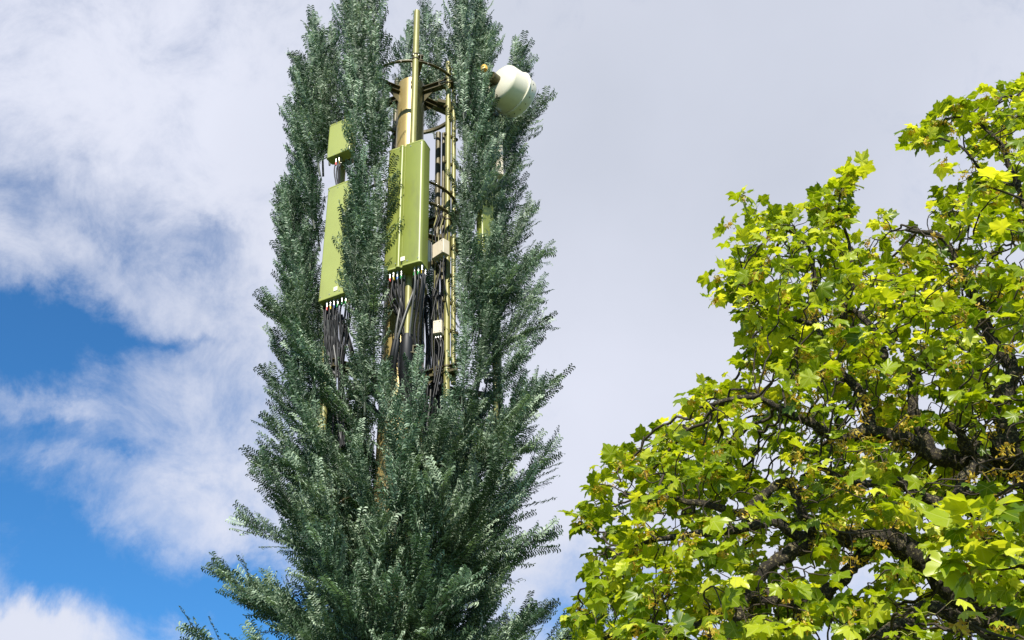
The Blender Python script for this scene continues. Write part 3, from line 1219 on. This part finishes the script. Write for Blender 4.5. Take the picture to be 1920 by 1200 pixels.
SB = P(2290, 1300, 9.9)
SB = Vector((SB.x, SB.y, 0))
syc = empty('sycamore_tree', SB, 'bright yellow-green sycamore tree with lichen-crusted limbs, right of the mast', 'tree')
fork1 = P(2260, 1240, 9.9)
fork2 = P(2230, 900, 9.8)
LIMBS = [
    [(2260, 1240, 9.9, .19), (2130, 1230, 9.8, .15), (1960, 1215, 9.6, .125), (1850, 1165, 9.4, .11), (1785, 1095, 9.3, .095), (1720, 1040, 9.2, .085), (1660, 1010, 9.1, .075), (1600, 1013, 9.0, .062),
     (1540, 1022, 9.0, .055), (1480, 1042, 8.9, .048), (1425, 1085, 8.9, .038), (1392, 1130, 8.9, .030), (1368, 1185, 8.8, .022), (1330, 1240, 8.8, .014)],
    [(1640, 1014, 9.1, .05), (1602, 1058, 9.1, .045), (1560, 1098, 9.2, .040), (1505, 1130, 9.2, .032), (1440, 1128, 9.3, .022), (1380, 1118, 9.3, .014)],
    [(1545, 1022, 9.0, .045), (1500, 1008, 8.9, .036), (1445, 985, 8.8, .032), (1375, 992, 8.8, .026), (1300, 1004, 8.8, .020), (1230, 1012, 8.8, .014), (1160, 1040, 8.8, .009)],
    [(1530, 1020, 9.0, .036), (1505, 965, 8.7, .032), (1490, 920, 8.6, .030), (1470, 903, 8.6, .030), (1432, 930, 8.6, .028), (1398, 958, 8.6, .028), (1350, 950, 8.6, .024), (1300, 940, 8.7, .020), (1245, 932, 8.7, .015), (1180, 925, 8.7, .009)],
    [(2230, 900, 9.8, .17), (2080, 930, 9.7, .14), (1980, 925, 9.6, .13), (1915, 872, 9.5, .12), (1862, 836, 9.3, .10), (1822, 842, 9.2, .05), (1800, 815, 9.1, .03), (1770, 790, 9.1, .018)],
    [(1925, 880, 9.5, .09), (1850, 868, 9.5, .075), (1775, 862, 9.4, .065), (1728, 838, 9.4, .055), (1695, 818, 9.3, .050), (1640, 806, 9.3, .045), (1585, 822, 9.3, .042), (1520, 788, 9.2, .034), (1450, 762, 9.1, .026), (1395, 745, 9.0, .018), (1330, 760, 8.9, .011)],
    [(1910, 870, 9.5, .09), (1882, 800, 9.6, .075), (1885, 740, 9.7, .065), (1900, 690, 9.8, .06), (1862, 640, 9.8, .05), (1832, 570, 9.8, .042), (1800, 505, 9.7, .034), (1770, 445, 9.6, .024), (1700, 430, 9.5, .012)],
    [(1750, 850, 9.4, .05), (1712, 775, 9.3, .042), (1706, 705, 9.3, .036), (1664, 690, 9.4, .030), (1650, 640, 9.4, .026), (1600, 585, 9.5, .022), (1560, 620, 9.6, .012)],
    [(1640, 806, 9.3, .04), (1615, 740, 9.5, .034), (1560, 680, 9.6, .030), (1526, 605, 9.7, .028), (1520, 560, 9.7, .022), (1526, 500, 9.7, .018), (1500, 440, 9.7, .014), (1440, 420, 9.7, .010)],
    [(1526, 605, 9.7, .022), (1470, 590, 9.6, .018), (1420, 560, 9.6, .014), (1380, 530, 9.5, .009)],
    [(2230, 900, 9.8, .12), (2180, 700, 9.7, .09), (2050, 590, 9.6, .06), (1960, 470, 9.5, .034), (1900, 330, 9.4, .022), (1866, 262, 9.3, .016), (1820, 222, 9.3, .011), (1772, 222, 9.3, .007)],
    [(1900, 350, 9.4, .016), (1850, 330, 9.4, .012), (1815, 290, 9.3, .010), (1780, 262, 9.3, .008), (1745, 250, 9.3, .006)],
    [(1860, 1168, 9.4, .06), (1800, 1160, 9.2, .05), (1740, 1140, 9.1, .045), (1700, 1165, 9.0, .035), (1640, 1200, 8.9, .026), (1560, 1230, 8.8, .016)],
    [(1850, 836, 9.3, .05), (1790, 930, 9.0, .040), (1720, 925, 9.0, .034), (1665, 900, 8.9, .028), (1600, 905, 8.8, .020), (1540, 880, 8.7, .012)],
    [(1585, 600, 9.5, .018), (1600, 500, 9.4, .014), (1580, 420, 9.3, .010), (1575, 370, 9.2, .008), (1595, 335, 9.2, .006)],
    [(1392, 1130, 8.9, .024), (1320, 1165, 8.8, .018), (1230, 1180, 8.8, .014), (1150, 1195, 8.8, .009), (1080, 1215, 8.8, .005)],
    [(2260, 1240, 9.9, .12), (2420, 1000, 9.9, .09), (2480, 760, 9.8, .05), (2500, 560, 9.7, .02)],
    [(2200, 800, 9.8, .10), (2330, 560, 9.9, .06), (2340, 360, 9.9, .03), (2300, 220, 9.8, .012)],
]
# near shoots hanging towards the viewer
NEAR = [
    [(2260, 1240, 9.9, .07), (2300, 1200, 7.5, .05), (2180, 1180, 5.8, .03), (2020, 1120, 5.0, .014), (1915, 1062, 4.8, .009), (1855, 1025, 4.75, .006), (1832, 990, 4.7, .005)],
    [(1915, 1062, 4.8, .006), (1870, 1068, 4.8, .004), (1810, 1060, 4.8, .003)],
    [(2180, 1180, 5.8, .02), (2050, 1210, 5.3, .012), (1900, 1200, 5.1, .008), (1800, 1165, 5.1, .005)],
    [(2180, 700, 9.7, .05), (2120, 560, 8.0, .03), (2000, 430, 6.8, .016), (1920, 380, 6.4, .010), (1850, 350, 6.3, .006)],
]
nodes, parent, rad0 = [], [], []
limb_paths = []


def jitter_path(ctrl, amp):
    pts = smooth_path([P(x, y, Y) for x, y, Y, r in ctrl], 8)
    rr = []
    for i in range(len(ctrl) - 1):
        for k in range(8):
            t = k / 8
            rr.append(ctrl[i][3] * (1 - t) + ctrl[i + 1][3] * t)
    rr.append(ctrl[-1][3])
    out = []
    for p, r in zip(pts, rr):
        nn = noise.noise_vector(p * 3.5) * (amp + r * .35)
        out.append(p + nn)
    return out, rr


def add_path(pts, rr):
    last = -1
    for p, r in zip(pts, rr):
        nodes.append(p)
        parent.append(last)
        rad0.append(r)
        last = len(nodes) - 1


b = MB()
tp = [SB + Vector((0, 0, z)) + noise.noise_vector(Vector((0, 0, z))) * .12 for z in (-.2, .5, 1.5, 2.6)] + [fork1]
b.tube(smooth_path(tp, 5), [.46] * 3 + [.40] * 5 + [.36] * 5 + [.33] * 5 + [.30] * 3, 16)
b.build('trunk', MAT['bark'], syc)
b = MB()
b.tube(smooth_path([fork1 - Vector((0, 0, .1)), (fork1 + fork2) / 2 + Vector((.12, 0, 0)), fork2, P(2200, 790, 9.8)], 5), [.28 - .012 * i for i in range(16)], 14)
b.build('trunk', MAT['bark'], syc)


def lumpy_tube(b, pts, rr, sides=12):
    n0 = len(b.v)
    b.tube(pts, rr, sides)
    for i in range(n0, len(b.v)):
        v = Vector(b.v[i])
        k = (i - n0) // sides
        if k < len(pts):
            c = pts[k]
            f = 1 + .34 * noise.noise(v * 16) + .22 * noise.noise(v * 42)
            b.v[i] = tuple(c + (v - c) * f)


def resample(pts, rr, step=.025):
    op, orr = [pts[0]], [rr[0]]
    for i in range(len(pts) - 1):
        n = max(1, int((pts[i + 1] - pts[i]).length / step))
        for k in range(1, n + 1):
            t = k / n
            op.append(pts[i].lerp(pts[i + 1], t))
            orr.append(rr[i] * (1 - t) + rr[i + 1] * t)
    return op, orr


for ctrl in LIMBS:
    pts, rr = jitter_path(ctrl, .035)
    rr = [q * 1.22 + .003 for q in rr]
    add_path(pts, rr)
    b = MB()
    p2, r2 = resample(pts, rr)
    lumpy_tube(b, p2, r2, 10)
    b.build('limb', MAT['bark'], syc)
nfixed = len(nodes)
# ---- space colonisation for twigs
kill, infl, step = .15, .95, .095
alive = [Vector(p) for p in att]
for it in range(70):
    if not alive:
        break
    kd = KDTree(len(nodes))
    for i, p in enumerate(nodes):
        kd.insert(p, i)
    kd.balance()
    pull = {}
    nxt = []
    for a in alive:
        co, idx, dist = kd.find(a)
        if dist < kill:
            continue
        nxt.append(a)
        if dist < infl or it < 6:
            d = (a - co) / dist
            if idx in pull:
                pull[idx] = pull[idx] + d
            else:
                pull[idx] = d
    alive = nxt
    if not pull:
        infl *= 1.5
        continue
    for idx, d in pull.items():
        jv = Vector((rs.uniform(-1, 1), rs.uniform(-1, 1), rs.uniform(-1, 1))) * .58
        dd = (d.normalized() + jv).normalized()
        q_ = nodes[idx] + dd * step
        v_ = q_ - CAM
        fz = v_.dot(Fw)
        if not inside(960 + FPX * v_.dot(Rt) / fz, 600 - FPX * v_.dot(Up) / fz):
            continue
        nodes.append(q_)
        parent.append(idx)
        rad0.append(0)
print('nodes', len(nodes), 'alive', len(alive))
n = len(nodes)
nchild = [0] * n
for i in range(n):
    if parent[i] >= 0:
        nchild[parent[i]] += 1
acc = [0.0] * n
for i in range(n - 1, -1, -1):
    if nchild[i] == 0:
        acc[i] += .0056 ** 2.3
    if parent[i] >= 0 and i >= nfixed:
        acc[parent[i]] += acc[i]
rad = [max(rad0[i], acc[i] ** (1 / 2.3)) if i < nfixed else acc[i] ** (1 / 2.3) for i in range(n)]
for i in range(nfixed, n):
    rad[i] = min(rad[i], .034)
    if parent[i] >= nfixed:
        rad[i] = min(rad[i], rad[parent[i]])
# chains
kids = {}
for i in range(nfixed, n):
    kids.setdefault(parent[i], []).append(i)
b = MB()
stack = []
for pidx, ks in list(kids.items()):
    if pidx < nfixed:
        for k_ in ks:
            stack.append((pidx, k_))
    else:
        ks = sorted(ks, key=lambda q: -rad[q])
        for k_ in ks[1:]:
            stack.append((pidx, k_))
for (s, k_) in stack:
    ch = [s, k_]
    while ch[-1] in kids:
        ch.append(max(kids[ch[-1]], key=lambda q: rad[q]))
    pts = [nodes[q] for q in ch]
    rr = [rad[ch[1]]] + [rad[q] for q in ch[1:]]
    sp_ = smooth_path(pts, 2)
    r2 = []
    for q in range(len(rr) - 1):
        r2 += [rr[q], (rr[q] + rr[q + 1]) / 2]
    r2.append(rr[-1])
    b.tube(sp_, r2, 5 if rr[1] > .012 else 4, caps=False)
tw = b.build('twigs', MAT['twig'], syc)

# ---- leaves
HALF = [(.12, -.09), (.28, -.14), (.47, -.15), (.46, -.02), (.56, .05), (.52, .14), (.64, .22), (.70, .33), (.80, .48), (.64, .49), (.56, .60), (.44, .58),
        (.36, .62), (.38, .74), (.29, .83), (.17, .90), (.10, 1.0)]
outl = [(0.0, 0.0)] + HALF + [(0.0, 1.13)] + [(-x, y) for x, y in reversed(HALF)]
outl = np.array(outl)
ctr = np.array([[0, .22]])
tmpl2 = np.concatenate([ctr, outl])
nT = len(tmpl2)
tris = np.array([[0, 1 + i, 1 + (i + 1) % (nT - 1)] for i in range(nT - 1)])
lob = np.array([R(90), R(32), R(148), R(-24), R(204)])


def leaf_template(seed, bendk, fold):
    rg = np.random.default_rng(seed)
    xy = tmpl2 * (1 + rg.normal(0, .035, tmpl2.shape))
    v = xy - ctr
    r = np.linalg.norm(v, axis=1)
    th = np.arctan2(v[:, 1], v[:, 0])
    dl = np.abs((th[:, None] - lob[None, :] + np.pi) % (2 * np.pi) - np.pi).min(1)
    z = fold * r * np.minimum(dl, .6) - bendk * r ** 2 + rg.normal(0, .02, len(r))
    z -= .10 * np.abs(xy[:, 0])
    z[0] = .02
    return np.column_stack([xy, z])


TPL = [leaf_template(1, .30, .40), leaf_template(2, .55, .50), leaf_template(3, .10, .40), leaf_template(4, .80, .45), leaf_template(5, .40, .65), leaf_template(6, -.25, .45), leaf_template(7, .20, .75)]

LB, LD, LN, LS, LT = [], [], [], [], []
PB = MB()
SDc = []
rl = random.Random(21)
SUNH = TO_SUN.copy()
CC = P(1900, 900, 9.6)


def proj(p):
    v = p - CAM
    f = v.dot(Fw)
    return 960 + FPX * v.dot(Rt) / f, 600 - FPX * v.dot(Up) / f


BIG = []
for ctrl in LIMBS:
    for (x0, y0, Y0, r0), (x1, y1, Y1, r1) in zip(ctrl, ctrl[1:]):
        if r0 > .020 and x0 < 2050:
            for k in range(6):
                t = k / 6
                BIG.append((x0 + (x1 - x0) * t, y0 + (y1 - y0) * t, Y0 + (Y1 - Y0) * t, 14 + (r0 + (r1 - r0) * t) * 200))
BIGA = np.array(BIG)


def hides_limb(p):
    """the big limbs stay mostly bare on the side of the crown that is lit and seen"""
    x, y = proj(p)
    d = np.hypot(BIGA[:, 0] - x, BIGA[:, 1] - y)
    return bool(((d < BIGA[:, 3]) & (BIGA[:, 2] > p.y - .15)).any())


def leaf_cluster(p, outd, nl, size, spread=.11, tone=0):
    if hides_limb(p) and rl.random() < .88:
        nl = 1 if rl.random() < .3 else 0
    ph = rl.uniform(0, 6.28)
    for k_ in range(nl):
        a = ph + k_ * 2.4 + rl.uniform(-.4, .4)
        hd = Vector((math.cos(a), math.sin(a), rl.uniform(-.15, .5)))
        d = (hd + outd * .7).normalized()
        pl = spread * rl.uniform(.5, 1.3)
        q = p + d * pl + Vector((0, 0, -.01))
        PB_ = (p, p + d * pl * .5 + Vector((0, 0, .012)), q)
        PB.tube(PB_, [.0022, .0017, .0014], 3, caps=False)
        nrm = Vector((0, 0, 1)) * rl.uniform(.35, 1.1) + outd * .35 + TO_SUN * rl.uniform(0, .5) + Vector((rl.gauss(0, .6), rl.gauss(0, .6), rl.gauss(0, .35)))
        bd = (d * .9 + Vector((0, 0, rl.uniform(-.75, -.05)))).normalized()
        nrm = (nrm - bd * nrm.dot(bd))
        if nrm.length < .1:
            nrm = bd.orthogonal()
        nrm.normalize()
        LB.append(q)
        LD.append(bd)
        LN.append(nrm)
        LS.append(size * rl.uniform(.55, 1.35))
        LT.append(min(1, max(0, rl.gauss(.45, .30) + tone)))


depth = [0] * n
term = []
for i in range(nfixed, n):
    if nchild[i] == 0:
        term.append(i)
print('tips', len(term))
for i in term:
    p = nodes[i]
    pr = nodes[parent[i]]
    d = ((p - pr).normalized() + (p - CC).normalized() * .5).normalized()
    sz = .114 * (1 + .12 * noise.noise(p * .8))
    patch = noise.noise(p * 1.4 + Vector((9, 9, 9)))
    leaf_cluster(p, d, rl.choice([4, 4, 5, 5]), sz, .085, tone=patch * .35)
    if rl.random() < .5:
        leaf_cluster(pr, d, 2, sz, .10, tone=patch * .35)
    if noise.noise(p * 1.3) > .0 and rl.random() < .75 or rl.random() < .15:
        SDc.append((p, .07))
# near shoots with large leaves
for ci, ctrl in enumerate(NEAR):
    pts, rr = jitter_path(ctrl, .01)
    b = MB()
    b.tube(pts, rr, 8)
    b.build('shoot', MAT['twig'], syc)
    m_ = len(pts)
    for j in range(int(m_ * .62), m_, 3):
        leaf_cluster(pts[j], (pts[j] - pts[j - 1]).normalized(), 2, .115, .09, .12)
    leaf_cluster(pts[-1], (pts[-1] - pts[-2]).normalized(), 6, .125, .10, .15)
    SDc.append((pts[-1], .05))
# free-standing sprays on the outline
for (x, y, Y, nl) in ((1735, 262, 9.3, 7), (1712, 245, 9.3, 6), (1752, 228, 9.3, 6), (1790, 200, 9.3, 6), (1770, 300, 9.3, 4), (1592, 330, 9.2, 7), (1602, 318, 9.2, 6), (1578, 360, 9.2, 6),
                      (1310, 735, 8.8, 5), (1298, 750, 8.8, 5), (1392, 370, 9.5, 6), (1368, 420, 9.5, 5), (1345, 520, 9.5, 6), (1800, 195, 9.3, 5), (1830, 230, 9.3, 6), (1850, 180, 9.3, 6), (1340, 560, 9.4, 5)):
    leaf_cluster(P(x, y, Y), Vector((-.3, 0, .3)), nl, .125, .08, .1)
    SDc.append((P(x, y, Y), .05))
print('leaves', len(LB))
LB, LD, LN = (np.array([tuple(v) for v in a]) for a in (LB, LD, LN))
LS, LT = np.array(LS), np.array(LT)
LX = np.cross(LD, LN)
V = np.empty((len(LB), nT, 3))
ti = rng.integers(0, len(TPL), len(LB))
TA = np.stack(TPL)[ti]
V = LB[:, None, :] + LS[:, None, None] * (TA[:, :, 0:1] * LX[:, None, :] + TA[:, :, 1:2] * LD[:, None, :] + TA[:, :, 2:3] * LN[:, None, :])
F = (np.arange(len(LB)) * nT)[:, None, None] + tris[None]
nl_ = len(LB)
verts = V.reshape(-1, 3)
faces = F.reshape(-1, 3)
org = np.array(tuple(SB))
me = np_mesh('crown', verts - org, [faces], [MAT['leaf']], smooth=True, attrs={
    'tint': np.repeat(LT, nT), 'lx': np.tile(tmpl2[:, 0], nl_), 'ly': np.tile(tmpl2[:, 1] - .22, nl_)})
link(bpy.data.objects.new('crown', me), syc)
PB.build('leaf_stalks', MAT['petiole'], syc)

# ---- hanging winged seeds
SV, ST = [], []
rg = np.random.default_rng(4)
for (p, s) in SDc:
    p = np.array(tuple(p))
    for k_ in range(12):
        d = rg.normal(0, 1, 3)
        d[2] = -abs(d[2]) * .8 - .3
        d /= np.linalg.norm(d)
        q = p + d * s * rg.uniform(.4, 1.6)
        e = rg.normal(0, 1, 3)
        e[2] -= .5
        e /= np.linalg.norm(e)
        sd = np.cross(d, e)
        sd /= max(1e-6, np.linalg.norm(sd))
        for sg in (-1, 1):
            w1 = e + sd * sg * .8
            w1 /= np.linalg.norm(w1)
            c_ = np.cross(w1, d) * .008
            SV += [q - c_ * .5, q + c_ * .5, q + w1 * .022 + c_ * 1.2, q + w1 * .036, q + w1 * .022 - c_ * 1.2]
            ST += [rg.uniform(0, 1)] * 5
        # stalk
        c_ = np.cross(d, e) * .0018
        SV += [p - c_, p + c_, q + c_, (q + q) / 2, q - c_]
        ST += [.9] * 5
SV = np.array(SV)
ns_ = len(SV) // 5
FS = (np.arange(ns_) * 5)[:, None] + np.array([[0, 1, 2, 3, 4]])
me = np_mesh('winged_seeds', SV - org, [FS], [MAT['seed']], smooth=False, attrs={'tint': np.array(ST)})
so_ = link(bpy.data.objects.new('winged_seeds', me), syc)
so_['kind'] = 'stuff'

# ------------------------------------------------------------------ leaf veins
m = MAT['leaf']
nt = m.node_tree
hs = [x for x in nt.nodes if x.type == 'HUE_SAT'][0]
ax_ = nt.nodes.new('ShaderNodeAttribute')
ax_.attribute_name = 'lx'
ay_ = nt.nodes.new('ShaderNodeAttribute')
ay_.attribute_name = 'ly'


def nm(op, a, b=None, c=None):
    q = nt.nodes.new('ShaderNodeMath')
    q.operation = op
    for i, x in enumerate((a, b, c)):
        if x is None:
            continue
        if hasattr(x, 'is_linked'):
            nt.links.new(x, q.inputs[i])
        else:
            q.inputs[i].default_value = x
    return q.outputs[0]


absx = nm('ABSOLUTE', ax_.outputs['Fac'])
th = nm('ARCTAN2', ay_.outputs['Fac'], absx)
rr_ = nm('SQRT', nm('ADD', nm('MULTIPLY', absx, absx), nm('MULTIPLY', ay_.outputs['Fac'], ay_.outputs['Fac'])))
mn = None
for a in (90, 32, -24):
    dd = nm('MULTIPLY', nm('ABSOLUTE', nm('SUBTRACT', th, R(a))), rr_)
    mn = dd if mn is None else nm('MINIMUM', mn, dd)
vein = nm('MULTIPLY', nm('LESS_THAN', mn, .018), .45)
mx = nt.nodes.new('ShaderNodeMix')
mx.data_type = 'RGBA'
nt.links.new(vein, mx.inputs['Factor'])
nt.links.new(hs.outputs['Color'], mx.inputs['A'])
mx.inputs['B'].default_value = (.55, .58, .16, 1)
for lk in list(nt.links):
    if lk.from_node == hs and lk.to_node != mx:
        ts = lk.to_socket
        nt.links.remove(lk)
        nt.links.new(mx.outputs['Result'], ts)

# ------------------------------------------------------------------ output
scene.view_settings.view_transform = 'Standard'
scene.view_settings.look = 'None'
scene.view_settings.gamma = 1
scene.view_settings.exposure = 0.55
scene.cycles.max_bounces = 8
scene.cycles.diffuse_bounces = 4
scene.cycles.transmission_bounces = 6
scene.cycles.transparent_max_bounces = 4
scene.cycles.use_denoising = True
